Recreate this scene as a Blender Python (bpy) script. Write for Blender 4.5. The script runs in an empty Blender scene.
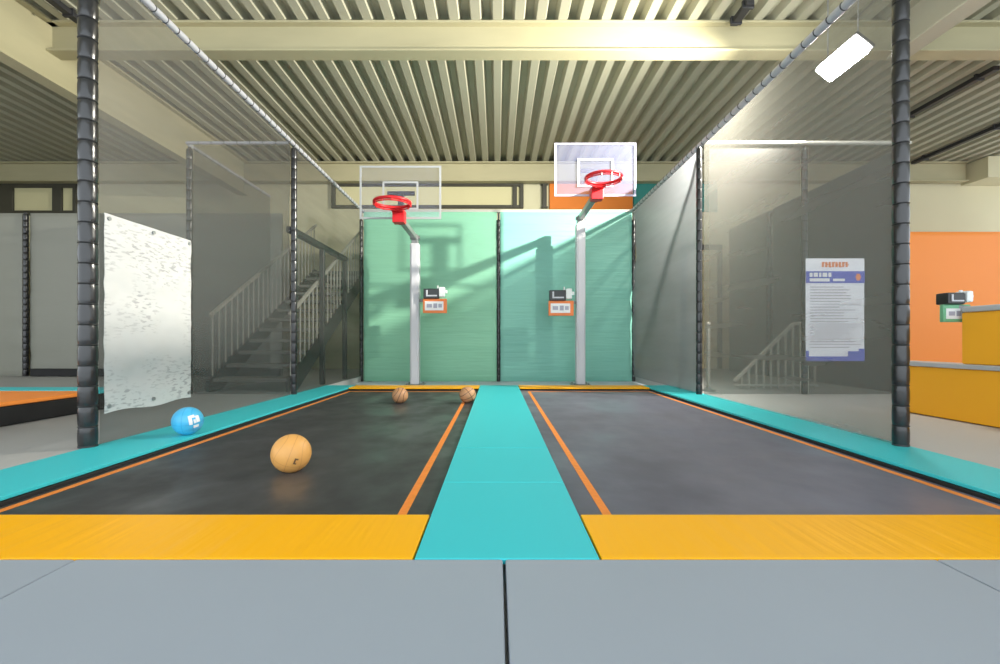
import bpy, bmesh, math, random
from mathutils import Vector, Matrix, noise

random.seed(7)
SC = bpy.context.scene
COL = SC.collection
PI = math.pi

# ------------------------------------------------------------------ colours / materials
def lin(c):
    c = c / 255.0
    return c / 12.92 if c <= 0.04045 else ((c + 0.055) / 1.055) ** 2.4

def rgb(r, g, b):
    return (lin(r), lin(g), lin(b), 1.0)

def mat(name, col, rough=0.6, metal=0.0, spec=0.5, bump=None, mottle=None, coat=0.0, rv=0.0):
    """principled material; bump=(scale xyz, strength, detail); mottle=(scale xyz, amount)"""
    m = bpy.data.materials.new(name)
    m.use_nodes = True
    nt = m.node_tree
    n, l = nt.nodes, nt.links
    b = n['Principled BSDF']
    b.inputs['Base Color'].default_value = col
    b.inputs['Roughness'].default_value = rough
    b.inputs['Metallic'].default_value = metal
    b.inputs['Specular IOR Level'].default_value = spec
    b.inputs['Coat Weight'].default_value = coat
    tc = n.new('ShaderNodeTexCoord')

    def noise_at(scale, detail):
        mp = n.new('ShaderNodeMapping')
        mp.inputs['Scale'].default_value = scale
        l.new(tc.outputs['Object'], mp.inputs['Vector'])
        t = n.new('ShaderNodeTexNoise')
        t.inputs['Scale'].default_value = 1.0
        t.inputs['Detail'].default_value = detail
        l.new(mp.outputs['Vector'], t.inputs['Vector'])
        return t
    if mottle:
        t = noise_at(mottle[0], 5)
        r = n.new('ShaderNodeMapRange')
        r.inputs['From Min'].default_value = 0.3
        r.inputs['From Max'].default_value = 0.7
        r.inputs['To Min'].default_value = 1 - mottle[1]
        r.inputs['To Max'].default_value = 1 + mottle[1]
        l.new(t.outputs['Fac'], r.inputs['Value'])
        mx = n.new('ShaderNodeVectorMath')
        mx.operation = 'SCALE'
        mx.inputs[0].default_value = col[:3]
        l.new(r.outputs['Result'], mx.inputs['Scale'])
        l.new(mx.outputs['Vector'], b.inputs['Base Color'])
        if rv:
            q = n.new('ShaderNodeMapRange')
            q.inputs['From Min'].default_value = .35; q.inputs['From Max'].default_value = .65
            q.inputs['To Min'].default_value = rough + rv; q.inputs['To Max'].default_value = rough - rv
            l.new(t.outputs['Fac'], q.inputs['Value']); l.new(q.outputs['Result'], b.inputs['Roughness'])
    if bump:
        t = noise_at(bump[0], bump[2] if len(bump) > 2 else 3)
        bp = n.new('ShaderNodeBump')
        bp.inputs['Strength'].default_value = bump[1]
        bp.inputs['Distance'].default_value = 0.02
        l.new(t.outputs['Fac'], bp.inputs['Height'])
        l.new(bp.outputs['Normal'], b.inputs['Normal'])
    return m

def net_mat(name, col, cover, gloss=0.12):
    """woven net: part of the area is thread, the rest is open; woven unevenly along its height"""
    m = bpy.data.materials.new(name)
    m.use_nodes = True
    n, l = m.node_tree.nodes, m.node_tree.links
    n.remove(n['Principled BSDF'])
    out = n['Material Output']
    tr = n.new('ShaderNodeBsdfTransparent')
    df = n.new('ShaderNodeBsdfDiffuse')
    df.inputs['Color'].default_value = col
    tl = n.new('ShaderNodeBsdfTranslucent')
    tl.inputs['Color'].default_value = col
    gl = n.new('ShaderNodeBsdfGlossy')
    gl.inputs['Color'].default_value = (.8, .8, .8, 1)
    gl.inputs['Roughness'].default_value = .45
    a = n.new('ShaderNodeMixShader'); a.inputs[0].default_value = .35
    l.new(df.outputs[0], a.inputs[1]); l.new(tl.outputs[0], a.inputs[2])
    g = n.new('ShaderNodeMixShader'); g.inputs[0].default_value = gloss
    l.new(a.outputs[0], g.inputs[1]); l.new(gl.outputs[0], g.inputs[2])
    tc = n.new('ShaderNodeTexCoord')
    mp = n.new('ShaderNodeMapping'); mp.inputs['Scale'].default_value = (.6, .6, 7)
    l.new(tc.outputs['Object'], mp.inputs['Vector'])
    t = n.new('ShaderNodeTexNoise'); t.inputs['Scale'].default_value = 1; t.inputs['Detail'].default_value = 4
    l.new(mp.outputs['Vector'], t.inputs['Vector'])
    r = n.new('ShaderNodeMapRange')
    r.inputs['From Min'].default_value = .3; r.inputs['From Max'].default_value = .7
    r.inputs['To Min'].default_value = cover - .05; r.inputs['To Max'].default_value = cover + .05
    l.new(t.outputs['Fac'], r.inputs['Value'])
    mx = n.new('ShaderNodeMixShader')
    l.new(r.outputs['Result'], mx.inputs[0])
    l.new(tr.outputs[0], mx.inputs[1]); l.new(g.outputs[0], mx.inputs[2])
    l.new(mx.outputs[0], out.inputs['Surface'])
    return m

def emit_mat(name, col, s):
    m = bpy.data.materials.new(name)
    m.use_nodes = True
    b = m.node_tree.nodes['Principled BSDF']
    b.inputs['Base Color'].default_value = col
    b.inputs['Emission Color'].default_value = col
    b.inputs['Emission Strength'].default_value = s
    return m

def acrylic_mat(name, diffuse_mix):
    m = bpy.data.materials.new(name)
    m.use_nodes = True
    n, l = m.node_tree.nodes, m.node_tree.links
    n.remove(n['Principled BSDF'])
    tr = n.new('ShaderNodeBsdfTransparent'); tr.inputs['Color'].default_value = (.97, .975, .99, 1)
    gl = n.new('ShaderNodeBsdfGlossy'); gl.inputs['Roughness'].default_value = .08
    df = n.new('ShaderNodeBsdfDiffuse'); df.inputs['Color'].default_value = (.55, .58, .85, 1)
    a = n.new('ShaderNodeMixShader'); a.inputs[0].default_value = diffuse_mix
    l.new(tr.outputs[0], a.inputs[1]); l.new(df.outputs[0], a.inputs[2])
    b = n.new('ShaderNodeMixShader'); b.inputs[0].default_value = .05
    l.new(a.outputs[0], b.inputs[1]); l.new(gl.outputs[0], b.inputs[2])
    l.new(b.outputs[0], n['Material Output'].inputs['Surface'])
    return m

def ball_mat(name, col, seam, width=.035, rough=.5):
    """ball with eight-panel seams drawn from object coordinates"""
    m = mat(name, col, rough, bump=((90, 90, 90), .12, 2))
    n, l = m.node_tree.nodes, m.node_tree.links
    b = n['Principled BSDF']
    tc = n.new('ShaderNodeTexCoord')
    nv = n.new('ShaderNodeVectorMath'); nv.operation = 'NORMALIZE'
    l.new(tc.outputs['Object'], nv.inputs[0])
    sp = n.new('ShaderNodeSeparateXYZ'); l.new(nv.outputs['Vector'], sp.inputs[0])

    def mth(op, a, bb=None):
        q = n.new('ShaderNodeMath'); q.operation = op
        for i, v in enumerate((a, bb)):
            if v is None: continue
            if isinstance(v, (int, float)): q.inputs[i].default_value = v
            else: l.new(v, q.inputs[i])
        return q.outputs[0]
    ax = mth('ABSOLUTE', sp.outputs['X']); az = mth('ABSOLUTE', sp.outputs['Z'])
    y2 = mth('MULTIPLY', sp.outputs['Y'], sp.outputs['Y'])
    curve = mth('ABSOLUTE', mth('SUBTRACT', ax, mth('ADD', .42, mth('MULTIPLY', y2, .42))))
    d = mth('MINIMUM', mth('MINIMUM', ax, az), curve)
    f = mth('LESS_THAN', d, width)
    mx = n.new('ShaderNodeMix'); mx.data_type = 'RGBA'
    l.new(f, mx.inputs['Factor'])
    mx.inputs['A'].default_value = col; mx.inputs['B'].default_value = seam
    l.new(mx.outputs['Result'], b.inputs['Base Color'])
    return m

def pad_mat(name, col, rough=.36, crease=(3, 3, 3), strength=.25, spec=.5):
    return mat(name, col, rough, bump=(crease, strength, 3), spec=spec)

M = {}
M['teal'] = pad_mat('teal_vinyl', rgb(62, 200, 210), .42, (2.2, 1.1, 3), .12, .3)
M['yellow'] = pad_mat('yellow_vinyl', rgb(255, 182, 10), .45, (10, .9, 3), .6, .3)
M['bed'] = mat('black_bed_weave', rgb(58, 59, 62), .5, bump=((1.2, 2.0, 2), .25, 5), mottle=((2.6, 2.0, 1), .5), spec=.6, rv=.16)
M['bed2'] = mat('grey_bed_weave', rgb(98, 98, 113), .5, bump=((1.2, 2.0, 2), .25, 5), mottle=((1.6, 1.2, 1), .3), spec=.6, rv=.16)
M['orange_line'] = mat('orange_webbing', rgb(242, 140, 52), .6, mottle=((40, 40, 40), .08))
M['black'] = mat('black_fabric', rgb(26, 26, 28), .7, mottle=((6, 6, 6), .2))
M['matgrey'] = mat('grey_floor_mat', rgb(157, 165, 177), .55, mottle=((1.1, 1.1, 1), .03), bump=((1.5, 1.5, 1), .08, 2), spec=.35)
M['floor'] = mat('light_floor', rgb(178, 177, 176), .6, mottle=((1, 1, 1), .03), spec=.3)
M['seam'] = mat('dark_seam', rgb(62, 66, 74), .7, mottle=((5, 5, 5), .05))
M['foam'] = mat('black_vinyl_foam', rgb(34, 34, 36), .27, bump=((14, 14, 5), .35, 3), spec=.6)
M['strap'] = mat('black_strap', rgb(20, 20, 22), .5, mottle=((9, 9, 9), .1))
M['railfoam'] = mat('grey_rail_foam', rgb(172, 172, 178), .35, bump=((8, 8, 8), .2, 2), spec=.5)
M['railstrap'] = mat('rail_lacing', rgb(56, 57, 60), .5, mottle=((9, 9, 9), .1))
M['mint'] = pad_mat('mint_vinyl', rgb(142, 202, 170), .45, (1.0, 1, 13), .7, .35)
M['mint_cool'] = pad_mat('mint_vinyl_cool_shade', rgb(134, 198, 182), .45, (1.0, 1, 13), .8, .35)  # mint vinyl with the cool tint of shade put into its colour
M['greymat'] = pad_mat('grey_vinyl', rgb(140, 140, 130), .5, (1.2, 1, 5), .3)
M['darkmat'] = pad_mat('charcoal_vinyl', rgb(96, 96, 98), .5, (1, 1, 5), .3)
M['orangemat'] = pad_mat('orange_vinyl', rgb(255, 150, 62), .5, (.8, 1, 2), .15)
M['amber'] = pad_mat('amber_vinyl', rgb(250, 176, 28), .5, (.8, 1, 2), .12)
M['deck'] = mat('cream_steel_deck', rgb(172, 170, 150), .6, mottle=((.5, .5, .5), .06))
M['beam'] = mat('cream_painted_steel', rgb(178, 171, 138), .55, mottle=((.8, .8, 3), .08))
M['beam2'] = mat('grey_painted_steel', rgb(172, 168, 150), .55, mottle=((.8, .8, 3), .06))
M['wall'] = mat('cream_wall', rgb(206, 200, 168), .8, mottle=((.5, .5, .5), .04))
M['frame'] = mat('dark_window_frame', rgb(62, 60, 50), .5, mottle=((3, 3, 3), .1))
M['pane'] = mat('pale_window_pane', rgb(205, 198, 158), .15, mottle=((.4, .4, .4), .05))
M['polewhite'] = mat('white_powder_coat', rgb(206, 206, 212), .4, mottle=((2, 2, 1), .03))
M['steel'] = mat('galvanised_steel', rgb(150, 152, 152), .38, metal=.5, mottle=((8, 8, 8), .08))
M['darksteel'] = mat('dark_steel', rgb(58, 58, 60), .45, metal=.3, mottle=((5, 5, 5), .1))
M['red'] = mat('red_gloss_paint', rgb(214, 24, 34), .42, mottle=((6, 6, 6), .05))
M['acrylic'] = acrylic_mat('clear_acrylic', .04)
M['acrylic_glare'] = acrylic_mat('glare_tinted_acrylic', .11)  # bluish white mixed in stands for lamp glare on the right board
M['boardline'] = mat('white_board_line', rgb(192, 192, 218), .5, mottle=((6, 6, 6), .02))
M['boardline_grey'] = mat('grey_board_line', rgb(176, 178, 180), .5, mottle=((6, 6, 6), .02))
M['ball'] = ball_mat('tan_basketball_leather', rgb(228, 168, 92), rgb(206, 144, 76), .018)
M['ball2'] = ball_mat('brown_basketball_leather', rgb(196, 146, 104), rgb(100, 66, 46), .04)
M['ballblue'] = ball_mat('blue_ball_rubber', rgb(78, 186, 234), rgb(56, 164, 216), .02, .35)
M['white'] = mat('white_print', rgb(236, 238, 240), .5, mottle=((6, 6, 6), .01))
M['ink'] = mat('dark_ink', rgb(96, 66, 44), .6, mottle=((6, 6, 6), .05))
M['banner'] = mat('white_banner_cloth', rgb(232, 231, 226), .7, bump=((1.5, 1.5, 5), .4, 4), mottle=((7, 7, 22), .06))
def printed_cloth(name):
    m = mat(name, rgb(234, 233, 228), .7, bump=((1.5, 1.5, 5), .4, 4))
    n, l = m.node_tree.nodes, m.node_tree.links
    b = n['Principled BSDF']
    tc = n.new('ShaderNodeTexCoord')
    def fac(sc, lo, hi):
        mp = n.new('ShaderNodeMapping'); mp.inputs['Scale'].default_value = sc
        l.new(tc.outputs['Object'], mp.inputs['Vector'])
        t = n.new('ShaderNodeTexNoise'); t.inputs['Scale'].default_value = 1; t.inputs['Detail'].default_value = 6
        l.new(mp.outputs['Vector'], t.inputs['Vector'])
        r = n.new('ShaderNodeMapRange'); r.inputs['From Min'].default_value = lo; r.inputs['From Max'].default_value = hi
        l.new(t.outputs['Fac'], r.inputs['Value'])
        return r.outputs['Result']
    mu = n.new('ShaderNodeMath'); mu.operation = 'MULTIPLY'
    l.new(fac((16, 16, 62), .53, .60), mu.inputs[0]); l.new(fac((2, 2.4, 3.2), .42, .56), mu.inputs[1])
    mx = n.new('ShaderNodeMix'); mx.data_type = 'RGBA'
    l.new(mu.outputs[0], mx.inputs['Factor'])
    mx.inputs['A'].default_value = rgb(196, 196, 196); mx.inputs['B'].default_value = rgb(160, 160, 162)
    l.new(mx.outputs['Result'], b.inputs['Base Color'])
    return m
M['banner'] = printed_cloth('printed_banner_cloth')
M['greyink'] = mat('grey_ink', rgb(186, 185, 184), .7, mottle=((9, 9, 9), .1))
M['poster'] = mat('poster_paper', rgb(240, 242, 252), .4, bump=((2, 2, 4), .2, 3), mottle=((3, 3, 3), .03))
M['posterblue'] = mat('poster_blue', rgb(84, 92, 190), .4, mottle=((5, 5, 5), .05))
M['posterorange'] = mat('poster_orange', rgb(232, 142, 96), .4, mottle=((5, 5, 5), .05))
M['posterline'] = mat('poster_text_grey', rgb(190, 184, 192), .5, mottle=((9, 9, 9), .05))
M['devblack'] = mat('black_plastic', rgb(34, 38, 40), .35, mottle=((9, 9, 9), .1))
M['devwhite'] = mat('white_plastic', rgb(226, 230, 230), .4, mottle=((9, 9, 9), .02))
M['signorange'] = mat('orange_sign', rgb(238, 130, 66), .5, mottle=((9, 9, 9), .04))
M['signgreen'] = mat('green_sign', rgb(110, 176, 136), .5, mottle=((9, 9, 9), .04))
M['cardtext'] = mat('card_print', rgb(168, 168, 186), .5, mottle=((9, 9, 9), .05))
M['silver'] = mat('silver_vinyl', rgb(186, 188, 194), .35, metal=.2, mottle=((2, 2, 2), .03))
M['orangeboard'] = mat('orange_board', rgb(222, 122, 26), .6, mottle=((2, 2, 2), .05))
M['tealboard'] = mat('teal_board', rgb(40, 128, 118), .6, mottle=((2, 2, 2), .05))
M['tread'] = mat('shade_darkened_stair_tread', rgb(128, 126, 118), .6, mottle=((3, 3, 3), .05))  # tread grey darkened to hold the shadow behind the left cross net
M['baluster'] = mat('pale_baluster', rgb(184, 182, 172), .5, mottle=((3, 3, 3), .03))
M['lamp'] = emit_mat('lamp_diffuser', (1.0, .97, .90, 1), 140)
M['lampcase'] = mat('lamp_case', rgb(90, 90, 92), .5, metal=.4, mottle=((5, 5, 5), .05))
M['net_left'] = net_mat('black_net_weave', rgb(74, 74, 71), .50)
M['net_right'] = net_mat('glare_lightened_net_weave', rgb(116, 115, 109), .56)  # net colour lightened to carry the lamp's glare
M['net_dense'] = net_mat('dense_net_weave', rgb(124, 128, 132), .92)
M['net_cross'] = net_mat('cross_net_weave', rgb(52, 52, 50), .40, .05)
M['net_outer'] = net_mat('outer_net_weave', rgb(80, 80, 76), .5)

# ------------------------------------------------------------------ mesh building
class MB:
    def __init__(self):
        self.bm = bmesh.new()

    def _merge(self, tmp):
        me = bpy.data.meshes.new('tmp')
        tmp.to_mesh(me); tmp.free()
        self.bm.from_mesh(me)
        bpy.data.meshes.remove(me)
        return self

    def box(self, x0, x1, y0, y1, z0, z1, bevel=0.0, seg=2, mtx=None):
        t = bmesh.new()
        bmesh.ops.create_cube(t, size=1)
        bmesh.ops.scale(t, vec=(x1 - x0, y1 - y0, z1 - z0), verts=t.verts)
        bmesh.ops.translate(t, vec=((x0 + x1) / 2, (y0 + y1) / 2, (z0 + z1) / 2), verts=t.verts)
        if bevel:
            bmesh.ops.bevel(t, geom=t.edges[:], offset=bevel, segments=seg, profile=.5, affect='EDGES')
        if mtx is not None:
            bmesh.ops.transform(t, matrix=mtx, verts=t.verts)
        return self._merge(t)

    def tube(self, a, b, r, seg=14, r2=None, cap=True):
        a, b = Vector(a), Vector(b)
        d = b - a
        t = bmesh.new()
        bmesh.ops.create_cone(t, cap_ends=cap, segments=seg, radius1=r, radius2=r if r2 is None else r2, depth=d.length)
        q = Vector((0, 0, 1)).rotation_difference(d.normalized())
        bmesh.ops.transform(t, matrix=Matrix.Translation((a + b) / 2) @ q.to_matrix().to_4x4(), verts=t.verts)
        return self._merge(t)

    def bar(self, a, b, w, h, bevel=.004):
        """rectangular bar from a to b, w across, h upright"""
        a, b = Vector(a), Vector(b)
        d = b - a
        f = d.normalized()
        up = Vector((0, 0, 1)) if abs(f.z) < .99 else Vector((0, 1, 0))
        s = f.cross(up).normalized(); u = s.cross(f)
        R = Matrix((s, f, u)).transposed().to_4x4()
        return self.box(-w / 2, w / 2, -d.length / 2, d.length / 2, -h / 2, h / 2, bevel, 1, Matrix.Translation((a + b) / 2) @ R)

    def torus(self, c, R, r, axis='Z', seg=40, ring=10):
        t = bmesh.new()
        rows = []
        for i in range(seg):
            a = 2 * PI * i / seg
            row = []
            for j in range(ring):
                p = 2 * PI * j / ring
                x, y, z = (R + r * math.cos(p)) * math.cos(a), (R + r * math.cos(p)) * math.sin(a), r * math.sin(p)
                if axis == 'Y': x, y, z = x, z, y
                row.append(t.verts.new((c[0] + x, c[1] + y, c[2] + z)))
            rows.append(row)
        for i in range(seg):
            for j in range(ring):
                t.faces.new((rows[i][j], rows[(i + 1) % seg][j], rows[(i + 1) % seg][(j + 1) % ring], rows[i][(j + 1) % ring]))
        bmesh.ops.recalc_face_normals(t, faces=t.faces)
        return self._merge(t)

    def lathe(self, prof, axis='Z', seg=18):
        """prof: list of (r, t) along the axis"""
        t = bmesh.new()
        rows = []
        for r, h in prof:
            row = []
            for j in range(seg):
                p = 2 * PI * j / seg
                if axis == 'Z': v = (r * math.cos(p), r * math.sin(p), h)
                elif axis == 'Y': v = (r * math.cos(p), h, r * math.sin(p))
                else: v = (h, r * math.cos(p), r * math.sin(p))
                row.append(t.verts.new(v))
            rows.append(row)
        for i in range(len(rows) - 1):
            for j in range(seg):
                t.faces.new((rows[i][j], rows[i][(j + 1) % seg], rows[i + 1][(j + 1) % seg], rows[i + 1][j]))
        t.faces.new(rows[0]); t.faces.new(rows[-1])
        bmesh.ops.recalc_face_normals(t, faces=t.faces)
        return self._merge(t)

    def prism(self, poly, y0, y1):
        """poly: (x, z) outline extruded along y"""
        t = bmesh.new()
        A = [t.verts.new((x, y0, z)) for x, z in poly]
        B = [t.verts.new((x, y1, z)) for x, z in poly]
        k = len(poly)
        t.faces.new(A); t.faces.new(B[::-1])
        for i in range(k):
            t.faces.new((A[i], A[(i + 1) % k], B[(i + 1) % k], B[i]))
        bmesh.ops.recalc_face_normals(t, faces=t.faces)
        return self._merge(t)

    def prism_x(self, poly, x0, x1):
        """poly: (y, z) outline extruded along x"""
        t = bmesh.new()
        A = [t.verts.new((x0, y, z)) for y, z in poly]
        B = [t.verts.new((x1, y, z)) for y, z in poly]
        k = len(poly)
        t.faces.new(A); t.faces.new(B[::-1])
        for i in range(k):
            t.faces.new((A[i], A[(i + 1) % k], B[(i + 1) % k], B[i]))
        bmesh.ops.recalc_face_normals(t, faces=t.faces)
        return self._merge(t)

    def sphere(self, c, r, u=40, v=24):
        t = bmesh.new()
        bmesh.ops.create_uvsphere(t, u_segments=u, v_segments=v, radius=r)
        bmesh.ops.translate(t, vec=c, verts=t.verts)
        return self._merge(t)

    def grid(self, fn, nu, nv, thick=0.0):
        t = bmesh.new()
        rows = [[t.verts.new(fn(i / nu, j / nv)) for j in range(nv + 1)] for i in range(nu + 1)]
        for i in range(nu):
            for j in range(nv):
                t.faces.new((rows[i][j], rows[i + 1][j], rows[i + 1][j + 1], rows[i][j + 1]))
        if thick:
            bmesh.ops.recalc_face_normals(t, faces=t.faces)
            bmesh.ops.solidify(t, geom=t.faces[:], thickness=thick)
        return self._merge(t)

    def build(self, name, m, parent=None, origin=None, smooth=True):
        if origin is not None:
            bmesh.ops.translate(self.bm, vec=-Vector(origin), verts=self.bm.verts)
        me = bpy.data.meshes.new(name)
        self.bm.to_mesh(me); self.bm.free()
        me.materials.append(m)
        if smooth:
            for p in me.polygons: p.use_smooth = True
            try: me.set_sharp_from_angle(angle=math.radians(38))
            except Exception: pass
        o = bpy.data.objects.new(name, me)
        COL.objects.link(o)
        if smooth:
            wn = o.modifiers.new('weighted_normals', 'WEIGHTED_NORMAL'); wn.keep_sharp = True; wn.weight = 80
        if origin is not None: o.location = origin
        if parent is not None: o.parent = parent
        return o

def tag(o, label=None, cat=None, group=None, kind=None):
    if label: o['label'] = label
    if cat: o['category'] = cat
    if group: o['group'] = group
    if kind: o['kind'] = kind
    return o

def empty(name, loc, label, cat, group=None):
    o = bpy.data.objects.new(name, None)
    o.empty_display_size = .1
    COL.objects.link(o)
    o.location = loc
    return tag(o, label, cat, group)

def part(mb, name, m, parent, label=None):
    """mesh in world coordinates handed to a parent Empty at parent.location"""
    base = Vector((0, 0, 0)); p = parent
    while p is not None:
        base += p.location; p = p.parent
    o = mb.build(name, m, parent, None)
    o.data.transform(Matrix.Translation(-base))
    if label: o['label'] = label
    return o

def struct(mb, name, m, label=None):
    o = mb.build(name, m)
    o['kind'] = 'structure'
    if label: o['label'] = label
    return o

def copy_part(o, parent, loc):
    c = o.copy(); COL.objects.link(c); c.parent = parent; c.location = loc
    return c

# ------------------------------------------------------------------ camera
F = 460.0
cam = bpy.data.cameras.new('camera')
cam.sensor_fit = 'HORIZONTAL'
cam.sensor_width = 36
cam.lens = F / 1000 * 36
cam.shift_x = .003
cam.shift_y = .009
cam.clip_start = .02
co = bpy.data.objects.new('camera', cam)
COL.objects.link(co)
CZ = .65
co.location = (0, 0, CZ)
co.rotation_euler = (PI / 2, 0, 0)
SC.camera = co

def P(px, py, y):
    """point seen at pixel (px, py) at depth y; used to read sizes off the photograph"""
    return Vector(((px - 497) / F * y, y, CZ + (341 - py) / F * y))

# key dimensions ----------------------------------------------------
XL, XR = -2.5, 2.54          # net lines
XC = .03                     # court centre
YF, YM, YB = 2.83, 5.62, 8.58  # front posts, middle posts, back wall
ZT = 3.07                    # net height
BED = -.045

# ================================================================== SETTING
# floor: one slab with the two court pits left open and a sunk back strip
f = MB()
f.box(-13, XL - .02, .2, 12, -.3, -.005)
f.box(XR + .02, 13, 1.375, 12, -.3, -.005)
f.box(XL - .02, XR + .02, -.6, 1.375, -.3, -.062)
f.box(XR + .02, 13, -.6, 1.375, -.3, -.062)
f.box(-13, XL - .02, -.6, .2, -.3, -.005)
f.box(XL - .02, XR + .02, 1.375, 7.02, -.6, -.5)
struct(f, 'floor', M['floor'], 'pale grey floor around the courts')

f = MB(); f.box(XL - .02, XR + .02, 7.02, 12, -.4, -.1)
M['palefloor'] = mat('pale_rear_floor', rgb(206, 214, 226), .6, mottle=((1, 1, 1), .03), spec=.3)
struct(f, 'floor', M['palefloor'], 'pale floor strip behind the rear yellow pads')

def deck(x0, x1, y0, y1):
    m = MB()
    pitch, zlo, zhi = .28, 4.80, 4.91
    k = int((x1 - x0) / pitch)
    prof = []
    for i in range(k):
        a = x0 + i * pitch
        prof += [(a, zlo), (a + .115, zlo), (a + .15, zhi), (a + .245, zhi)]
    m.prism(prof + [(prof[-1][0], 5.03), (x0, 5.03)], y0, y1)
    return m
c = deck(-12.93, 12.9, -2.0, 10.9)
o = c.build('ceiling', M['deck'], smooth=False); o['kind'] = 'structure'; o['label'] = 'cream corrugated steel roof deck'

def ibeam_x(y, x0, x1, z0, z1, w=.2, m='beam', n='roof_beam', lab=''):
    b = MB()
    b.box(x0, x1, y - w / 2, y + w / 2, z0, z0 + .028, .004, 1)
    b.box(x0, x1, y - w / 2, y + w / 2, z1 - .03, z1, .004, 1)
    b.box(x0, x1, y - .02, y + .02, z0 + .02, z1 - .02)
    return struct(b, n, M[m], lab)
def ibeam_y(x, y0, y1, z0, z1, w=.2, m='beam', n='roof_beam', lab=''):
    b = MB()
    b.box(x - w / 2, x + w / 2, y0, y1, z0, z0 + .03, .004, 1)
    b.box(x - w / 2, x + w / 2, y0, y1, z1 - .03, z1, .004, 1)
    b.box(x - .02, x + .02, y0, y1, z0 + .02, z1 - .02)
    return struct(b, n, M[m], lab)
ibeam_x(6.05, -12.9, 12.9, 4.405, 4.80, .22, 'beam', 'roof_beam', 'cream steel roof beam crossing above the court')
ibeam_x(10.72, -12.9, 10.9, 4.35, 4.80, .2, 'beam', 'roof_beam', 'cream steel beam along the top of the far wall')
ibeam_y(-5.85, -2.0, 10.6, 4.0, 4.80, .22, 'beam', 'roof_girder', 'cream girder running towards the back on the left')
ibeam_y(5.15, -2.0, 5.93, 4.28, 4.80, .26, 'beam2', 'roof_girder', 'grey girder running towards the back on the right')

w = MB()
w.box(-13, 13, 10.9, 11.1, -.1, 5.05)
struct(w, 'wall_back', M['wall'])
w = MB(); w.box(-13.1, -12.95, 4, 11, -.1, 5.05); struct(w, 'wall_left', M['wall'])
w = MB(); w.box(12.95, 13.1, -2, 11, -.1, 1.0); w.box(12.95, 13.1, -2, 11, 4.6, 5.05)
for yy in (-1.9, 1.3, 4.5, 7.7, 10.9): w.box(12.95, 13.1, yy - .15, yy + .15, .9, 4.7)
struct(w, 'wall_right', M['wall'])
r = empty('window_4', (13.02, 4.5, 1.0), None, None); r['kind'] = 'structure'      # unseen open side, added to let daylight brighten the right of the hall
g = MB()
for yy in (-.3, 2.9, 6.1, 9.3):
    g.box(13.0, 13.05, yy - .03, yy + .03, 1.0, 4.6)
g.box(13.0, 13.05, -1.75, 10.75, 2.75, 2.81)
part(g, 'window_frame', M['frame'], r)
w = MB(); w.box(11.0, 12.94, 10.3, 10.9, 4.32, 4.79); struct(w, 'trim_3', M['wall'], 'boxed bulkhead at the beam end')

def window(n, x0, x1, z0, z1, bars, fr=.07):
    y = 10.86
    r = empty('window_%d' % n, ((x0 + x1) / 2, y, z0), None, None); r['kind'] = 'structure'
    g = MB()
    g.box(x0, x1, y - .05, y + .04, z1 - fr, z1, .006, 1); g.box(x0, x1, y - .05, y + .04, z0, z0 + fr, .006, 1)
    for bx, bw in bars:
        g.box(bx - bw / 2, bx + bw / 2, y - .055, y + .04, z0 + .01, z1 - .01, .006, 1)
    part(g, 'window_frame', M['frame'], r)
    g = MB(); g.box(x0 + .02, x1 - .02, y, y + .025, z0 + .02, z1 - .02)
    part(g, 'pane', M['pane'], r)
window(1, -12.2, -9.9, 3.62, 4.36, [(-12.16, .08), (-11.6, .42), (-10.35, .22), (-9.94, .08)], .1)
window(2, -3.9, .62, 3.78, 4.36, [(-3.85, .09), (.42, .1), (.58, .09)])
window(3, -.0 + 1.05, 1.2, 3.78, 4.36, [(1.12, .1)], .04)
b = MB(); b.box(1.24, 3.2, 10.84, 10.9, 3.76, 4.40, .008, 1)
tag(b.build('wall_panel', M['orangeboard']), 'orange panel high on the far wall behind the right backboard', 'panel')
b = MB(); b.box(3.22, 5.2, 10.84, 10.9, 3.70, 4.42, .008, 1)
tag(b.build('wall_panel', M['tealboard']), 'dark teal panel high on the far wall, right of the orange one', 'panel')

# dark conduits on the ceiling
for k, (p, q, lab) in enumerate([((7.5, 8.6), (7.5, 6.9), 'dark conduit on the ceiling at right, nearer the beam'),
                                 ((9.58, 10.6), (9.58, 8.5), 'dark conduit on the ceiling at right, nearer the far wall'),
                                 ((-5.35, 5.9), (-5.35, 4.9), 'dark conduit on the ceiling above the left girder'),
                                 ((3.06, 5.95), (3.06, 5.55), 'short dark conduit on the ceiling above the right hand court')]):
    t = empty('ceiling_conduit', (p[0], p[1], 4.78), lab, 'conduit', None)
    b = MB(); b.box(p[0] - .05, p[0] + .05, q[1], p[1], 4.715, 4.785, .012, 2)
    part(b, 'channel', M['darksteel'], t)
    for s in (.15, .85):
        yy = p[1] + (q[1] - p[1]) * s
        b = MB(); b.box(p[0] - .07, p[0] + .07, yy - .02, yy + .02, 4.70, 4.80, .004, 1)
        part(b, 'clip', M['darksteel'], t)

# ================================================================== FLOOR MATS in front
ms = [(-4.2, -1.258, 'grey floor mat at the left end of the front row'),
      (-1.254, .017, 'grey floor mat in front of the left yellow pad'),
      (.025, 1.307, 'grey floor mat in front of the right yellow pad'),
      (1.311, 4.2, 'grey floor mat at the right end of the front row')]
for x0, x1, lab in ms:
    b = MB(); b.box(x0, x1, -.5, 1.372, -.06, 0, .006, 2)
    tag(b.build('floor_mat', M['matgrey'], None, ((x0 + x1) / 2, .4, -.06)), lab, 'mat', 'grey mats along the front')

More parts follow.
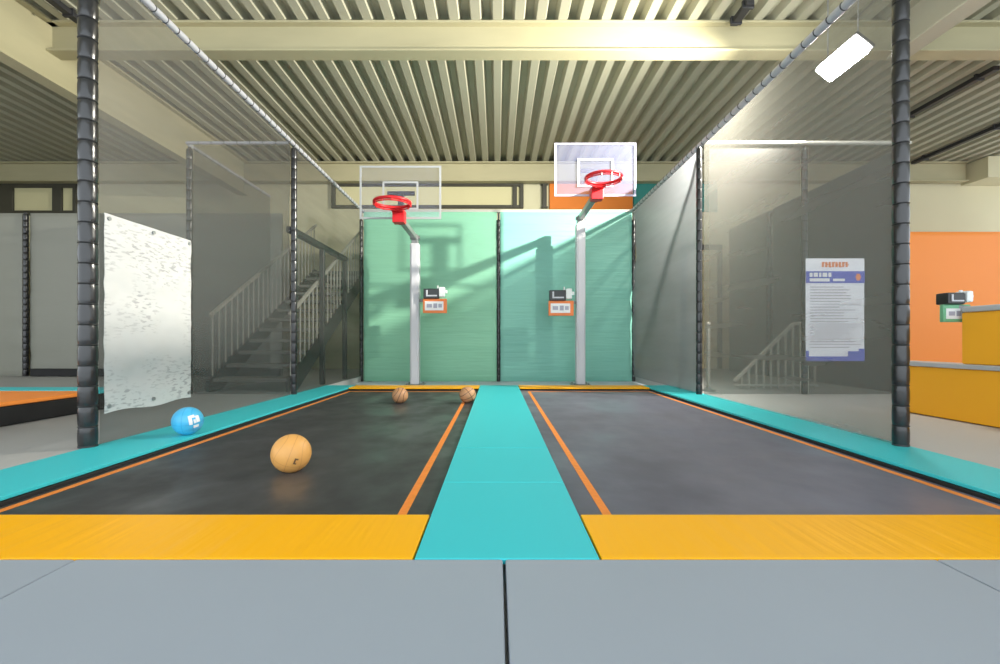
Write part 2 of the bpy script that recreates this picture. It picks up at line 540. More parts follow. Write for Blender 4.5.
# ================================================================== PADS
def pad(name, x0, x1, y0, y1, m, lab, group, z0=-.019, z1=0.0, crown=.006):
    mid = ((x0 + x1) / 2, (y0 + y1) / 2, z0)
    b = MB(); b.box(x0, x1, y0, y1, z0, z1, .004, 3)
    o = b.build(name, M[m], None, mid)
    return tag(o, lab, 'pad', group)
g = .004
for ya, yb, wd in ((1.375, 2.118, 'nearest the camera'), (2.122, 2.8, 'second from the front, between the seams'), (2.804, 6.76, 'the long rear one reaching the back pads')):
    pad('teal_pad', XC - .277, XC + .277, ya, yb, 'teal', 'teal centre pad between the trampolines, ' + wd, 'teal pads around the courts')
for ya, yb, wd in ((.4, 4.2, 'front half beside the front black post'), (4.204, 6.76, 'back half beside the staircase')):
    pad('teal_pad', XL - .01, XC - 2.1, ya, yb, 'teal', 'teal edge pad under the left net, ' + wd, 'teal pads around the courts')
for ya, yb, wd in ((1.0, 4.2, 'front half beside the front black post'), (4.204, 6.76, 'back half ending at the rear yellow pad')):
    pad('teal_pad', XC + 2.1, XR + .02, ya, yb, 'teal', 'teal edge pad under the right net, ' + wd, 'teal pads around the courts')
for x0, x1, y0, y1, wd in ((XC - 2.095, XC - .283, 1.378, 1.725, 'yellow front pad of the left trampoline'),
                           (XC + .283, XC + 2.095, 1.378, 1.725, 'yellow front pad of the right trampoline'),
                           (XC - 2.095, XC - .283, 6.40, 6.76, 'yellow rear pad of the left trampoline with basketballs before it'),
                           (XC + .283, XC + 2.095, 6.40, 6.76, 'yellow rear pad of the right trampoline, at the white pole foot')):
    pad('yellow_pad', x0, x1, y0, y1, 'yellow', wd, 'yellow end pads')
# packing under the pads (black steel frame of each trampoline carries them)
def trampoline(x0, x1, bedm, lab):
    t = empty('trampoline', ((x0 + x1) / 2, 4.05, -.5), lab, 'trampoline', 'sunken trampolines')
    ya, yb = 1.5, 6.66
    def sag(u, v):
        return (x0 - .01 + (x1 - x0 + .02) * u, ya + (yb - ya) * v, BED - .012 * math.sin(PI * u) * math.sin(PI * v))
    b = MB(); b.grid(sag, 30, 60, .006)
    part(b, 'bed', M[bedm], t)
    b = MB()
    for xa, xb in ((x0 - .09, x0 + .01), (x1 - .01, x1 + .09)):
        b.box(xa, xb, 1.42, 6.74, -.16, -.021, .004, 1)
    b.box(x0, x1, 1.42, 1.5, -.16, -.021, .004, 1); b.box(x0, x1, 6.42, 6.74, -.03, -.021); b.box(x0, x1, 6.66, 6.74, -.16, -.021, .004, 1)
    for xa in (x0 - .04, x1 + .04):
        for yy in (1.5, 4.05, 6.6):
            b.box(xa - .03, xa + .03, yy - .03, yy + .03, -.5, -.15)
    part(b, 'frame', M['black'], t, 'black steel frame')
    b = MB()
    lw = .018
    def strip(u0, v0, u1, v1, along):
        n = 40
        def fn(i, j):
            if along == 'y':
                x = u0 + (u1 - u0) * j; y = v0 + (v1 - v0) * i
            else:
                x = u0 + (u1 - u0) * i; y = v0 + (v1 - v0) * j
            uu = (x - x0 - .02) / (x1 - x0 - .04); vv = (y - ya) / (yb - ya)
            return (x, y, BED - .012 * math.sin(PI * uu) * math.sin(PI * vv) + .004)
        b.grid(fn, n, 1, .003)
    xa, xb = (x0 + .055, x1 - .13) if x0 < 0 else (x0 + .13, x1 - .055)
    strip(xa - lw, 1.735, xa + lw, 6.3, 'y'); strip(xb - lw, 1.735, xb + lw, 6.3, 'y')
    strip(xa - lw, 6.27, xb + lw, 6.31, 'x'); strip(xa - lw, 1.735, xb + lw, 1.765, 'x')
    part(b, 'boundary_line', M['orange_line'], t, 'orange boundary line')
trampoline(XC - 2.1, XC - .277, 'bed', 'left sunken trampoline with black bed, orange border line and basketballs on it')
trampoline(XC + .277, XC + 2.1, 'bed2', 'right sunken trampoline with empty dark grey bed and orange border line')

# ================================================================== POSTS
strap_mesh = {}
def post(x, y, r, z0, z1, lab, cat='post', step=.125, straps=True, m='foam', name='padded_post', group='black padded posts'):
    t = empty(name, (x, y, z0), lab, cat, group)
    prof = []
    n = int((z1 - z0) / step)
    for i in range(n):
        a = z0 + i * step
        for s, k in ((.02, .9), (.12, .96), (.3, 1.0), (.7, 1.0), (.88, .96), (.98, .9)):
            prof.append((r * k, a + s * step))
    b = MB(); b.lathe([(p, h - z0) for p, h in prof], 'Z', 20)
    b.build('foam_sleeve', M[m], t)
    b = MB(); b.tube((0, 0, 0), (0, 0, z1 - z0), r * .5)
    b.tube((0, 0, 0), (0, 0, .012), r * .99)
    b.build('steel_pole', M['darksteel'], t)
    if straps:
        key = round(r, 4)
        if key not in strap_mesh:
            b = MB(); b.torus((0, 0, 0), r * .92, r * .09, 'Z', 24, 8)
            o = b.build('strap', M['strap'], t); strap_mesh[key] = o
            o.location = (0, 0, step)
            first = 2
        else:
            o = strap_mesh[key]; first = 1
        for i in range(first, n):
            copy_part(o, t, (0, 0, i * step))
    return t
post(XL - .017, YF, .050, 0, ZT - .045, 'black padded post at the front of the left net, left of white banner')
post(XR - .03, YF + .03, .044, 0, ZT - .045, 'black padded post at the front of the right net, beside orange wall')
post(XL + .02, YM, .036, 0, ZT - .045, 'black padded post halfway along the left net, before the staircase')
post(XR - .07, YM, .036, 0, ZT - .045, 'black padded post halfway along the right net, at the cross net')
post(-3.77, YM + .02, .036, 0, ZT - .045, 'padded post at the outer end of the cross net left of staircase')
post(3.77, YM + .02, .036, 0, ZT - .045, 'padded post in the right cross net, at the poster edge')
post(XL - .02, YB - .04, .034, -.1, ZT - .05, 'black padded post at the left edge of the mint wall mats', straps=True)
post(.03, YB - .04, .034, -.1, ZT - .05, 'black padded post between the two mint wall mats')
post(XR - .0, YB - .04, .034, -.1, ZT - .05, 'black padded post at the right edge of the mint wall mats')
post(-8.72, YB - .07, .045, 0, ZT - .045, 'black padded post between the grey wall mats at far left', step=.12)
post(5.02, YB - .1, .05, 0, ZT - .045, 'dark post joining the grey mats behind the right cross net')

# ================================================================== TOP RAILS
def rail(a, b_, r, lab, m='railfoam', strap='railstrap', step=.15, group='net top rails'):
    a, b_ = Vector(a), Vector(b_)
    d = b_ - a; L = d.length
    axis = 'Y' if abs(d.y) > abs(d.x) else 'X'
    t = empty('top_rail', a, lab, 'rail', group)
    prof = []
    n = int(L / step)
    for i in range(n):
        for s, k in ((.03, .88), (.2, 1.0), (.8, 1.0), (.97, .88)):
            prof.append((r * k, (i + s) * L / n))
    q = MB(); q.lathe(prof, axis, 14)
    q.build('foam_sleeve', M[m], t)
    q = MB()
    if axis == 'Y': q.torus((0, 0, 0), r * .92, r * .13, 'Y', 18, 6)
    else:
        q.torus((0, 0, 0), r * .92, r * .13, 'Z', 18, 6)
    o = q.build('lacing', M[strap], t)
    if axis == 'X': o.data.transform(Matrix.Rotation(PI / 2, 4, 'Y'))
    dirn = d.normalized()
    o.location = dirn * (L / n)
    for i in range(2, n):
        copy_part(o, t, dirn * (L / n * i))
    return t
rail((XL, YF - .09, ZT), (XL, YB - .02, ZT), .027, 'pale laced top rail along the left court net', step=.12)
rail((XR - .03, YF - .07, ZT), (XR - .03, YB - .02, ZT), .033, 'pale laced top rail along the right court net', step=.14)
rail((-3.8, YM, ZT), (XL - .04, YM, ZT), .02, 'thin pale top rail of the cross net before the staircase')
rail((XR, YM, ZT), (5.05, YM, ZT), .026, 'thin pale top rail of the cross net behind the poster', 'baluster', 'baluster')
rail((-3.8, YM + .04, ZT), (-3.8, 7.7, ZT), .022, 'thin pale top rail running back on the outer side of the staircase')

# ================================================================== NETS
def net(a, b_, z0, z1, m, lab, amp=.012, scallop=0.0, ny=70, nz=44, ph=0.0, name='safety_net'):
    a, b_ = Vector((*a, 0)), Vector((*b_, 0))
    d = b_ - a
    nrm = Vector((-d.y, d.x, 0)).normalized()
    def fn(u, v):
        p = a + d * u
        z = z0 + (z1 - z0) * v
        e = max(abs(2 * u - 1), 0)
        w_ = math.exp(-(1 - e) * 7)
        off = amp * (noise.noise(Vector((u * 2.2 + ph, v * 9, 1.7 + ph))) * (.35 + w_ * 1.4) + .6 * noise.noise(Vector((u * 1.2, v * 2.4, ph))))
        s = math.sin(PI * u)
        return p + nrm * (off * math.sin(PI * min(1, max(0, v)) ) ** .3) + Vector((0, 0, z))
    q = MB(); q.grid(fn, ny, nz)
    return tag(q.build(name, M[m], None, (a + d * .5) + Vector((0, 0, z0))), lab, 'net', 'nets around the courts')
net((XL - .0, YF + .06), (XL, YM - .05), .0, ZT - .04, 'net_left', 'black safety net at the left front, carrying the white banner', ph=.3)
net((XL - .0, YM + .05), (XL, YB - .1), -.0, ZT - .04, 'net_left', 'black safety net at the left rear, before the stair handrail', ph=2.3)
net((XR - .03, YF + .07), (XR - .03, YM - .05), .0, ZT - .045, 'net_right', 'glare-lightened safety net at the right front, with the lamp shining through', ph=4.1)
net((XR - .03, YM + .05), (XR - .03, YB - .1), -.0, ZT - .045, 'net_dense', 'dense grey safety net at the right rear beside the mint mat', amp=.05, ph=5.2)
net((-3.72, YM + .02), (XL - .04, YM + .02), .0, ZT - .02, 'net_cross', 'dark cross net in front of the staircase', ph=6.6)
net((XR + .06, YM + .02), (3.72, YM + .02), .0, ZT - .02, 'net_cross', 'dark cross net in front of the slanting railing', ph=7.7)
net((3.82, YM + .02), (5.05, YM + .02), .0, ZT - .02, 'net_cross', 'dark cross net that carries the rules poster', ph=8.8)
net((-3.8, YM + .1), (-3.8, 7.7), .0, ZT - .02, 'net_outer', 'net on the outer side of the staircase', ph=9.9)

# ================================================================== WALL MATS
def wall_mat(x0, x1, y, z0, z1, m, lab, cat='mat', group=None, thick=.07, amp=.02, ph=0):
    def fn(u, v):
        e = abs(2 * u - 1)
        off = amp * (noise.noise(Vector((u * 2 + ph, v * 12, ph))) * (.25 + .9 * math.exp(-(1 - e) * 6)))
        edge = .02 * max(0, (max(e, abs(2 * v - 1)) - .97) / .03)
        return (x0 + (x1 - x0) * u, y - thick + off + edge, z0 + (z1 - z0) * v)
    q = MB(); q.grid(fn, 60, 60)
    q.box(x0 + .005, x1 - .005, y - thick + .03, y, z0 + .005, z1 - .005)
    return tag(q.build('wall_mat', M[m], None, ((x0 + x1) / 2, y, z0)), lab, cat, group)
wall_mat(XL + .02, .0, YB + .02, -.1, ZT - .02, 'mint', 'mint green wall mat behind the left hoop', group='mint wall mats', ph=1)
wall_mat(.06, XR - .03, YB + .02, -.1, ZT - .02, 'mint_cool', 'mint green wall mat behind the right hoop', group='mint wall mats', ph=3)
b = MB(); b.box(XL - .03, XR + .02, YB - .03, YB + .03, ZT - .03, ZT + .03, .015, 2)
tag(b.build('top_rail', M['baluster']), 'pale rail capping the two mint wall mats', 'rail', 'net top rails')
# backing wall behind the mats
wall_mat(-12.6, -8.76, YB + .02, 0, ZT - .045, 'greymat', 'grey wall mat left of the far left padded post', group='grey wall mats', ph=5)
wall_mat(-8.68, -4.0, YB + .02, 0, ZT - .045, 'greymat', 'grey wall mat right of the far left padded post', group='grey wall mats', ph=6)
b = MB(); b.box(-8.6, -4.0, YB - .12, YB - .06, 0.0, .14, .01, 1)
tag(b.build('kick_board', M['black']), 'black kick board along the foot of the grey wall mat at left', 'board')
# grey mats along the far side of the right neighbouring court
def side_mat(y0, y1, lab, ph):
    def fn(u, v):
        return (5.05 + .012 * noise.noise(Vector((u * 2 + ph, v * 10, ph))), y0 + (y1 - y0) * u, ZT * v)
    q = MB(); q.grid(fn, 30, 40); q.box(5.065, 5.12, y0, y1, 0, ZT)
    return tag(q.build('wall_mat', M['darkmat'], None, (5.06, (y0 + y1) / 2, 0)), lab, 'mat', 'grey mats beyond the right cross net')
side_mat(YM + .1, YB - .16, 'charcoal side mat beyond the cross net, behind the poster', 2)
side_mat(YB - .04, 10.0, 'charcoal side mat beyond the cross net, farther from the poster', 4)
wall_mat(5.3, 12.5, YB + .02, 0, 2.68, 'orangemat', 'orange wall mat at the right behind the amber walls', amp=.006, ph=7)

# ================================================================== HOOPS
def hoop(sx, zrim, lab, acr, line, ph):
    X, YP, YBD, YR = 1.41 * sx + .012, 7.86, 6.67, 6.14
    t = empty('basketball_hoop', (X, YP, -.1), lab, 'basketball hoop', 'basketball hoops')
    za = zrim - .09                      # arm height
    b = MB(); b.box(X - .078, X + .078, YP - .078, YP + .078, -.09, za - .1, .02, 3)
    b.box(X - .05, X + .05, YP - .086, YP - .076, .0, za - .14, .004, 1)
    part(b, 'pole', M['polewhite'], t, 'white square pole')
    b = MB(); b.box(X - .16, X + .16, YP - .16, YP + .16, -.10, -.085, .004, 1)
    for dx in (-.12, .12):
        for dy in (-.12, .12): b.tube((X + dx, YP + dy, -.09), (X + dx, YP + dy, -.065), .014, 6)
    part(b, 'base_plate', M['steel'], t)
    b = MB(); b.box(X - .055, X + .055, YP - .07, YP + .07, za - .11, za + .05, .012, 2)
    b.tube((X - .08, YP - .02, za), (X + .08, YP - .02, za), .03, 14)
    part(b, 'hinge', M['steel'], t)
    b = MB(); b.bar((X, YP, za), (X, YBD + .03, za + .01), .085, .085, .008)
    part(b, 'arm', M['steel'], t, 'grey steel arm')
    b = MB(); b.box(X - .045, X + .045, YBD + .016, YBD + .075, za - .06, za + .42, .006, 1)
    b.box(X - .2, X + .2, YBD + .018, YBD + .05, za + .36, za + .42, .006, 1)
    part(b, 'board_bracket', M['darksteel'], t)
    # backboard 1.17 x .76
    z0, z1 = zrim - .085, zrim + .685
    W = .59
    b = MB(); b.box(X - W, X + W, YBD - .006, YBD + .008, z0, z1, .003, 1)
    bd = part(b, 'backboard', M[acr], t)
    b = MB(); k = .027
    b.box(X - W, X + W, YBD - .016, YBD - .007, z1 - k, z1); b.box(X - W, X + W, YBD - .016, YBD - .007, z0, z0 + k)
    b.box(X - W, X - W + k, YBD - .0155, YBD - .0075, z0 + k, z1 - k); b.box(X + W - k, X + W, YBD - .0155, YBD - .0075, z0 + k, z1 - k)
    part(b, 'border', M[line], bd)
    b = MB(); h = .26; a0, a1 = zrim + .05, zrim + .46
    b.box(X - h, X + h, YBD - .015, YBD - .008, a1 - k, a1); b.box(X - h, X + h, YBD - .015, YBD - .008, a0, a0 + k)
    b.box(X - h, X - h + k, YBD - .0145, YBD - .0085, a0 + k, a1 - k); b.box(X + h - k, X + h, YBD - .0145, YBD - .0085, a0 + k, a1 - k)
    part(b, 'target_square', M[line], bd)
    b = MB(); b.torus((X, YR, zrim), .235, .021, 'Z', 48, 10)
    b.torus((X, YR, zrim - .035), .235, .009, 'Z', 48, 8)
    for i in range(12):
        a = i * PI / 6 + .2
        q = (X + .245 * math.cos(a), YR + .245 * math.sin(a), zrim - .018)
        b.tube((q[0], q[1], q[2] - .03), (q[0], q[1], q[2] + .02), .008, 6)
    rm = part(b, 'rim', M['red'], t, 'red rim')
    b = MB(); b.box(X - .085, X + .085, YR + .24, YBD - .016, zrim - .03, zrim + .012, .006, 1)
    b.box(X - .085, X + .085, YBD - .17, YBD - .018, zrim - .17, zrim + .0, .012, 2)
    part(b, 'rim_bracket', M['red'], rm)
    return t
hoop(-1, 2.50, 'left basketball hoop with lower red rim, clear backboard and white pole', 'acrylic', 'boardline_grey', 0)
hoop(1, 2.83, 'right basketball hoop with higher red rim, glare-whitened backboard and white pole', 'acrylic_glare', 'boardline', 1)

# ================================================================== SCORE UNITS
def score_unit(c, w, lab, sign, flip=1, bracket_to=None):
    """small clip-on game unit: dark screen housing, white clip, coloured card holder with a white card"""
    x, y, z = c
    t = empty('score_unit', (x, y, z), lab, 'score unit', 'clip-on score units')
    b = MB(); b.box(x - .47 * w, x + .18 * w, y - .05, y + .06, z + .02, z + .42 * w + .02, .012, 2)
    part(b, 'housing', M['devblack'], t)
    b = MB(); b.box(x - .36 * w, x + .10 * w, y - .058, y - .048, z + .09 * w + .02, z + .15 * w + .02, .003, 1)
    b.box(x - .36 * w, x - .29 * w, y - .058, y - .048, z + .15 * w + .02, z + .36 * w + .02, .003, 1)
    part(b, 'screen_strip', M['silver'], t)
    b = MB(); b.box(x + .18 * w, x + .42 * w, y - .06, y + .05, z + .07 * w + .02, z + .48 * w + .02, .012, 2)
    part(b, 'clip', M['devwhite'], t, 'white clip')
    b = MB(); b.box(x + .40 * w, x + .52 * w, y - .04, y + .02, z + .22 * w + .02, z + .36 * w + .02, .01, 2)
    part(b, 'clip_lever', M['devwhite'], t, 'white clip lever')
    b = MB(); b.tube((x + .12 * w, y - .02, z + .42 * w), (x + .12 * w, y - .02, z + .60 * w), .012, 10)
    part(b, 'antenna', M['devwhite'], t)
    b = MB(); b.box(x - .5 * w, x + .5 * w, y - .02, y + .02, z - .55 * w, z + .02, .006, 1)
    h = part(b, 'card_holder', M[sign], t)
    b = MB(); b.box(x - .42 * w, x + .36 * w, y - .026, y - .019, z - .44 * w, z - .06 * w, .002, 1)
    cd = part(b, 'card', M['white'], h)
    b = MB()
    for i, (a, e) in enumerate(((-.34, -.12), (-.06, .10), (.15, .30))):
        b.box(x + a * w, x + e * w, y - .0275, y - .0255, z - (.32 + .02 * (i % 2)) * w, z - (.17 - .02 * (i % 2)) * w)
    o = b.build('print', M['cardtext'], t); o.data.transform(Matrix.Translation(-t.location))
    if bracket_to:
        b = MB(); b.bar((x, y + .03, z), bracket_to, .04, .05)
        part(b, 'bracket', M['steel'], t)
p = P(435, 300, 7.72)
score_unit((p.x, 7.72, p.z), .40, 'score unit with orange card holder, on the left hoop pole', 'signorange', 1, (-1.318, 7.84, p.z))
p = P(561, 302, 7.72)
score_unit((p.x, 7.72, p.z), .42, 'score unit with orange card holder, on the right hoop pole', 'signorange', 1, (1.342, 7.84, p.z))
p = P(955, 307, 3.78)
score_unit((p.x, 3.78, p.z), .225, 'score unit with green card holder, on the amber wall end', 'signgreen', 1, (3.85, 3.70, p.z - .03))

# ================================================================== BALLS
def ball(c, r, m, lab, name='basketball', rot=(0, 0, 0), cat='ball', group='balls on the courts'):
    q = MB(); q.sphere((0, 0, 0), r)
    o = q.build(name, M[m])
    o.location = c; o.rotation_euler = rot
    return tag(o, lab, cat, group)
def bedz(x, y, x0, x1):
    u = (x - x0) / (x1 - x0); v = (y - 1.5) / 5.16
    return BED - .012 * math.sin(PI * u) * math.sin(PI * v)
def patch(parent, r, theta, phi, size, shape, m, name):
    """decal hugging the sphere, as (u, v) boxes in local tangent space"""
    q = MB()
    ce = Vector((math.cos(phi) * math.cos(theta), math.cos(phi) * math.sin(theta), math.sin(phi)))
    up = Vector((0, 0, 1)); s = up.cross(ce).normalized(); u = ce.cross(s)
    for a0, a1, b0, b1 in shape:
        def fn(i, j):
            v = ce + s * (a0 + (a1 - a0) * i) * size + u * (b0 + (b1 - b0) * j) * size
            return v.normalized() * (r + .0012)
        q.grid(fn, 8, 8)
    return q.build(name, M[m], parent)
LX0, LX1 = XC - 2.1, XC - .277
x, y = -1.10, 2.46
bb = ball((x, y, bedz(x, y, LX0, LX1) + .101), .101, 'ball', 'large tan basketball in the middle of the left trampoline', rot=(.5, .35, .3))
lg = patch(bb, .101, -1.25, -.05, 1, [(-.02, .06, -.22, .10), (.06, .16, .02, .10), (.06, .14, -.22, -.15)], 'ink', 'logo')
lg.rotation_euler = (-.5, 0, 0)
x, y = -2.145, 3.19
bb = ball((x, y, .096), .096, 'ballblue', 'blue and white ball on the teal pad by the left net', 'play_ball', rot=(.2, 0, .2))
patch(bb, .096, -.75, .18, 1, [(-.36, -.12, -.18, .55), (-.12, .1, .3, .55), (.12, .42, -.1, .42), (-.1, .3, -.5, -.26), (-.05, .1, -.12, .16)], 'white', 'logo')
x, y = -1.095, 5.20
ball((x, y, bedz(x, y, LX0, LX1) + .090), .090, 'ball2', 'small brown basketball near the rear yellow pad, farther from centre pad', rot=(.9, .4, .1))
x, y = -.328, 5.14
ball((x, y, bedz(x, y, LX0, LX1) + .092 + .004), .092, 'ball2', 'small brown basketball at the rear, touching the orange line by centre pad', rot=(.3, 1.0, .8))

# ================================================================== BANNER (left) and POSTER (right)
def banner():
    t = empty('banner', (XL + .02, 3.3, .18), 'crumpled white banner with faint grey print hung on the left net', 'banner')
    ya, yb = 2.90, 3.72
    def fn(u, v):
        y = ya + (yb - ya) * u
        z0 = .19 + .01 * math.sin(u * 9); z1 = 1.46
        z = z0 + (z1 - z0) * v
        x = XL + .022 + .008 * noise.noise(Vector((u * 3, v * 9, 3))) + .005 * noise.noise(Vector((u * 9, v * 16, 8)))
        return (x, y, z)
    q = MB(); q.grid(fn, 40, 60, .003); part(q, 'sheet', M['banner'], t)
    q = MB()
    for yy in (ya + .03, (ya + yb) / 2, yb - .03):
        for z in (.235, 1.43):
            q.tube((XL + .026, yy, z), (XL + .036, yy, z), .013, 12)
    part(q, 'eyelet', M['steel'], t)
banner()
def poster():
    y = YM - .035
    A = P(805.5, 258.5, y); B = P(864, 361, y)
    x0, x1, z1, z0 = A.x, B.x, A.z, B.z
    W, H = x1 - x0, z1 - z0
    t = empty('rules_poster', ((x0 + x1) / 2, y, z0), 'white and blue rules poster on the right cross net', 'poster')
    def fn(u, v):
        return (x0 + W * u, y + .004 * noise.noise(Vector((u * 3, v * 5, 2))), z0 + H * v)
    q = MB(); q.grid(fn, 24, 40, .004); part(q, 'sheet', M['poster'], t)
    def R(a0, a1, b0, b1, q, d=.010):
        q.box(x0 + W * a0, x0 + W * a1, y - d, y - d + .002, z1 - H * b1, z1 - H * b0)
    q = MB(); R(.0, 1, .125, .24, q); R(0, 1, .955, 1, q); R(0, .05, .90, .955, q); R(.9, 1, .88, .955, q); R(.72, .9, .905, .955, q)
    part(q, 'blue_band', M['posterblue'], t, 'blue bands')
    q = MB(); rnd = random.Random(3)
    a = .27
    for i in range(8):
        R(a, a + .036, .035, .085, q)
        R(a + .012, a + .048, .035 + .02 * (i % 3), .048 + .02 * (i % 3), q, .0108)
        a += .058
    R(.86, .92, .15, .215, q, .0125); R(.845, .935, .17, .195, q, .0128)
    part(q, 'orange_title', M['posterorange'], t, 'orange title and emblem')
    q = MB()
    a = .06
    for wd in (.05, .07, .04, .08, .05):
        R(a, a + wd, .14, .18, q, .0125); a += wd + .02
    R(.06, .40, .195, .225, q, .0125); R(.46, .66, .198, .222, q, .0125)
    part(q, 'heading', M['white'], t, 'white heading')
    q = MB()
    for i in range(22):
        b0 = .275 + i * .028
        if i % 7 == 6: R(.06, .94, b0, b0 + .006, q)
        else: R(.07, .07 + rnd.uniform(.5, .82), b0, b0 + .008, q)
    part(q, 'text_lines', M['posterline'], t, 'pale grey text lines')
poster()

# ================================================================== STAIRCASE (left, behind the cross net)
def staircase():
    x0, x1 = -3.68, -2.72
    ys, go, ri, n = 5.95, .29, .17, 12
    t = empty('staircase', ((x0 + x1) / 2, ys, 0), 'open grey staircase with pale railings behind the left cross net', 'staircase')
    q = MB(); q.box(x0, x1, ys, ys + .30, ri - .05, ri, .006, 1)
    tr = part(q, 'tread', M['tread'], t)
    for i in range(1, n):
        c_ = tr.copy(); COL.objects.link(c_); c_.parent = t; c_.location = (0, i * go, i * ri)
    L = (n) * go
    for sx in (x0 - .03, x1 + .03):
        q = MB(); q.prism_x([(ys - .06, 0), (ys + .22, 0), (ys + L, n * ri - .14), (ys + L, n * ri + .06), (ys + L - .1, n * ri + .06), (ys - .06, .14)], sx - .02, sx + .02)
        part(q, 'stringer', M['darksteel'], t, 'dark stringer')
    for sx in (x0 - .03, x1 + .03):
        q = MB(); q.bar((sx, ys, .98), (sx, ys + L, .98 + n * ri), .045, .05, .01)
        hr = part(q, 'handrail', M['baluster'], t, 'pale handrail')
        for i in range(24):
            yy = ys + .05 + i * L / 24
            zz = .08 + (yy - ys) * ri / go
            q = MB(); q.tube((sx, yy, zz), (sx, yy, zz + .9), .011, 8)
            part(q, 'baluster', M['baluster'], hr)
    q = MB(); q.box(x0 - .05, x1 + .05, ys + L, 10.85, n * ri - .12, n * ri, .006, 1)
    part(q, 'landing', M['tread'], t)
staircase()
def guard():
    t = empty('guard_rail', (-2.62, 7.9, 0), 'dark guard rail with end post beside the staircase, behind the left rear net', 'railing')
    q = MB(); q.bar((-2.62, 5.8, 2.06), (-2.62, 7.95, 2.06), .09, .08, .012)
    part(q, 'top_bar', M['darksteel'], t)
    for yy in (7.92, 6.9):
        q = MB(); q.box(-2.655, -2.585, yy - .035, yy + .035, 0, 2.03, .008, 1)
        part(q, 'upright', M['darksteel'], t)
guard()

# slanting railing behind the right cross net
def ramp_rail():
    y = 6.25
    t = empty('ramp_railing', (3.6, y, 0), 'pale slanting railing with upright bars behind the right cross net', 'railing')
    xa, xb = 3.22, 4.02
    za, zb = .10, .88
    q = MB(); q.bar((xa, y, za), (xb, y, zb), .04, .045, .01); q.bar((xb - .01, y, zb), (xb + .35, y, zb + .02), .04, .045, .01)
    part(q, 'handrail', M['baluster'], t)
    q = MB(); q.bar((xa, y, .05), (xb + .35, y, .05), .03, .03, .006)
    part(q, 'bottom_bar', M['baluster'], t)
    for i in range(11):
        x = xa + .1 + i * (xb + .3 - xa - .1) / 10
        z = min(za + (x - xa) * (zb - za) / (xb - xa), zb)
        q = MB(); q.box(x - .012, x + .012, y - .012, y + .012, 0, z, .003, 1)
        part(q, 'baluster', M['baluster'], t)
ramp_rail()
# pale door frame on the far wall and thin pale post near the right rear net
d = empty('door_1', (4.6, 10.85, 0), None, None); d['kind'] = 'structure'
q = MB(); q.box(4.35, 4.47, 10.82, 10.9, 0, 2.9); q.box(5.2, 5.3, 10.82, 10.9, 0, 2.9); q.box(4.35, 5.3, 10.82, 10.9, 2.8, 2.92)
part(q, 'door_frame', M['frame'], d)
q = MB(); q.box(4.47, 5.2, 10.85, 10.89, 0, 2.8, .004, 1); part(q, 'door_leaf', M['wall'], d)
q = MB(); q.tube((4.56, 10.85, 1.05), (4.56, 10.79, 1.05), .015, 10); q.tube((4.56, 10.79, 1.05), (4.68, 10.79, 1.05), .013, 10)
part(q, 'door_handle', M['steel'], d)
t = empty('rope_post', (2.78, 6.05, 0), 'short pale post behind the right cross net next to the middle post', 'post')
q = MB(); q.tube((2.78, 6.05, .0), (2.78, 6.05, .86), .024, 14); part(q, 'upright', M['baluster'], t)
q = MB(); q.lathe([(.09, 0), (.09, .012), (.04, .02), (.026, .05)], 'Z', 20); q.build('foot', M['steel'], t)
q = MB(); q.sphere((2.78, 6.05, .87), .032, 18, 12); part(q, 'cap', M['baluster'], t)

# ================================================================== LEFT NEIGHBOUR: raised trampoline
t = empty('raised_trampoline', (-5.5, 3.6, 0), 'raised trampoline with black skirt and orange edge pad at far left', 'trampoline')
q = MB(); q.box(-7.5, -3.76, 2.2, 4.60, 0, .15, .006, 1); part(q, 'skirt', M['black'], t, 'black skirt')
q = MB(); q.box(-7.52, -3.75, 2.18, 4.30, .15, .185, .012, 3); part(q, 'edge_pad', M['orangemat'], t, 'orange edge pad')
q = MB(); q.box(-7.52, -3.75, 4.305, 4.62, .15, .188, .012, 3); part(q, 'end_pad', M['teal'], t, 'teal end pad')

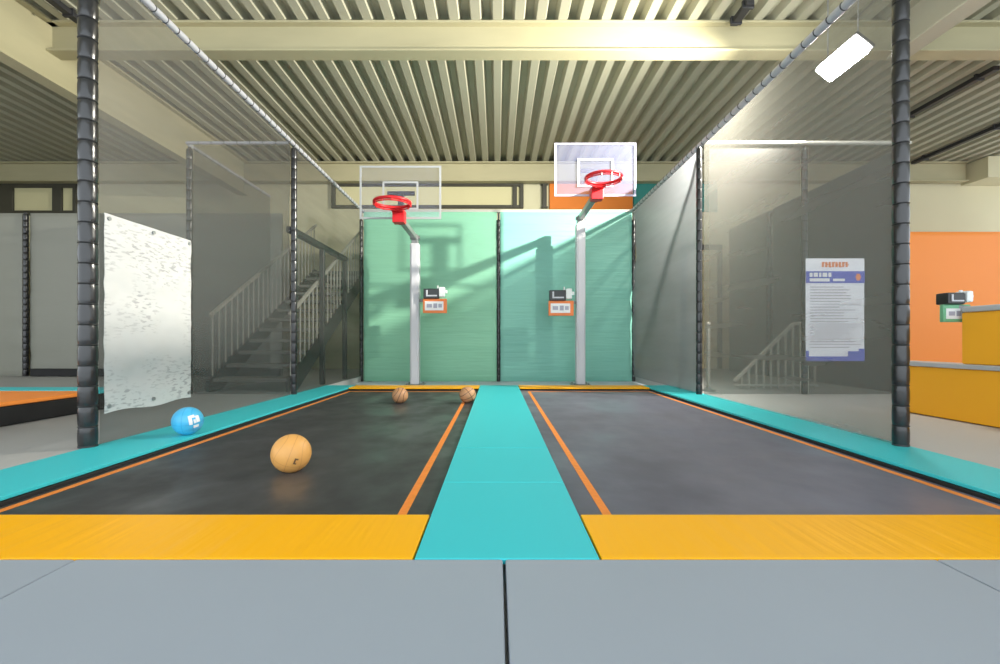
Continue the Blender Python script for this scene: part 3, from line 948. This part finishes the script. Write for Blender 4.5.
# ================================================================== RIGHT: amber walls
t = empty('low_wall', (3.85, 3.0, 0), 'low amber padded wall with silver rail, right of front post', 'wall', 'amber padded walls')
q = MB(); q.box(3.75, 3.93, 1.0, 4.33, 0, .425, .012, 2); part(q, 'padding', M['amber'], t)
q = MB(); q.box(3.725, 3.955, .98, 4.35, .425, .465, .012, 2); part(q, 'top_rail', M['silver'], t, 'silver top rail')
t = empty('raised_wall', (3.9, 2.6, .465), 'taller amber padded panel standing on the low amber wall', 'wall', 'amber padded walls')
q = MB(); q.box(3.755, 3.93, 1.0, 3.72, .465, .88, .012, 2); part(q, 'padding', M['amber'], t)
q = MB(); q.box(3.735, 3.95, .98, 3.70, .88, .925, .012, 2); part(q, 'cap_rail', M['silver'], t, 'silver cap rail')

# ================================================================== LAMP
def lamp():
    c = Vector((3.79, 5.05, 3.74))
    t = empty('ceiling_lamp', c, 'glaring linear lamp seen through the right front net', 'lamp')
    rot = Matrix.Rotation(math.radians(38), 4, 'Y')          # tilted to face the court
    q = MB(); q.box(-.12, .12, -.29, .29, .03, .07, .012, 2, rot)
    o = q.build('case', M['lampcase'], t)
    q = MB(); q.box(-.115, .115, -.28, .28, -.05, .029, .03, 2, rot)
    o = q.build('diffuser', M['lamp'], t); o['label'] = 'white glowing diffuser'
    for yy in (-.22, .22):
        q = MB(); q.tube((0, yy, .05), (0, yy, 1.06), .008, 8); q.build('hanger', M['steel'], t)
lamp()
sl = bpy.data.lights.new('ceiling_lamp_beam', 'SPOT')
sl.energy = 2700; sl.color = (1.0, .95, .82); sl.spot_size = math.radians(136); sl.spot_blend = .9; sl.shadow_soft_size = .05
so = bpy.data.objects.new('ceiling_lamp_beam', sl); COL.objects.link(so)
so.location = (3.70, 5.05, 3.69)
so.rotation_euler = Vector((-1, .40, -.42)).to_track_quat('-Z', 'Y').to_euler()

# ================================================================== LIGHT
wd = bpy.data.worlds.new('world'); SC.world = wd
wd.use_nodes = True
bg = wd.node_tree.nodes['Background']
bg.inputs['Color'].default_value = (.87, .945, 1.0, 1)
bg.inputs['Strength'].default_value = 2.85

vs = SC.view_settings
vs.view_transform = 'Standard'; vs.look = 'None'; vs.gamma = 1; vs.use_curve_mapping = False
vs.exposure = 0.0
SC.cycles.max_bounces = 10
SC.cycles.diffuse_bounces = 5
SC.cycles.transparent_max_bounces = 24
SC.cycles.sample_clamp_indirect = 6
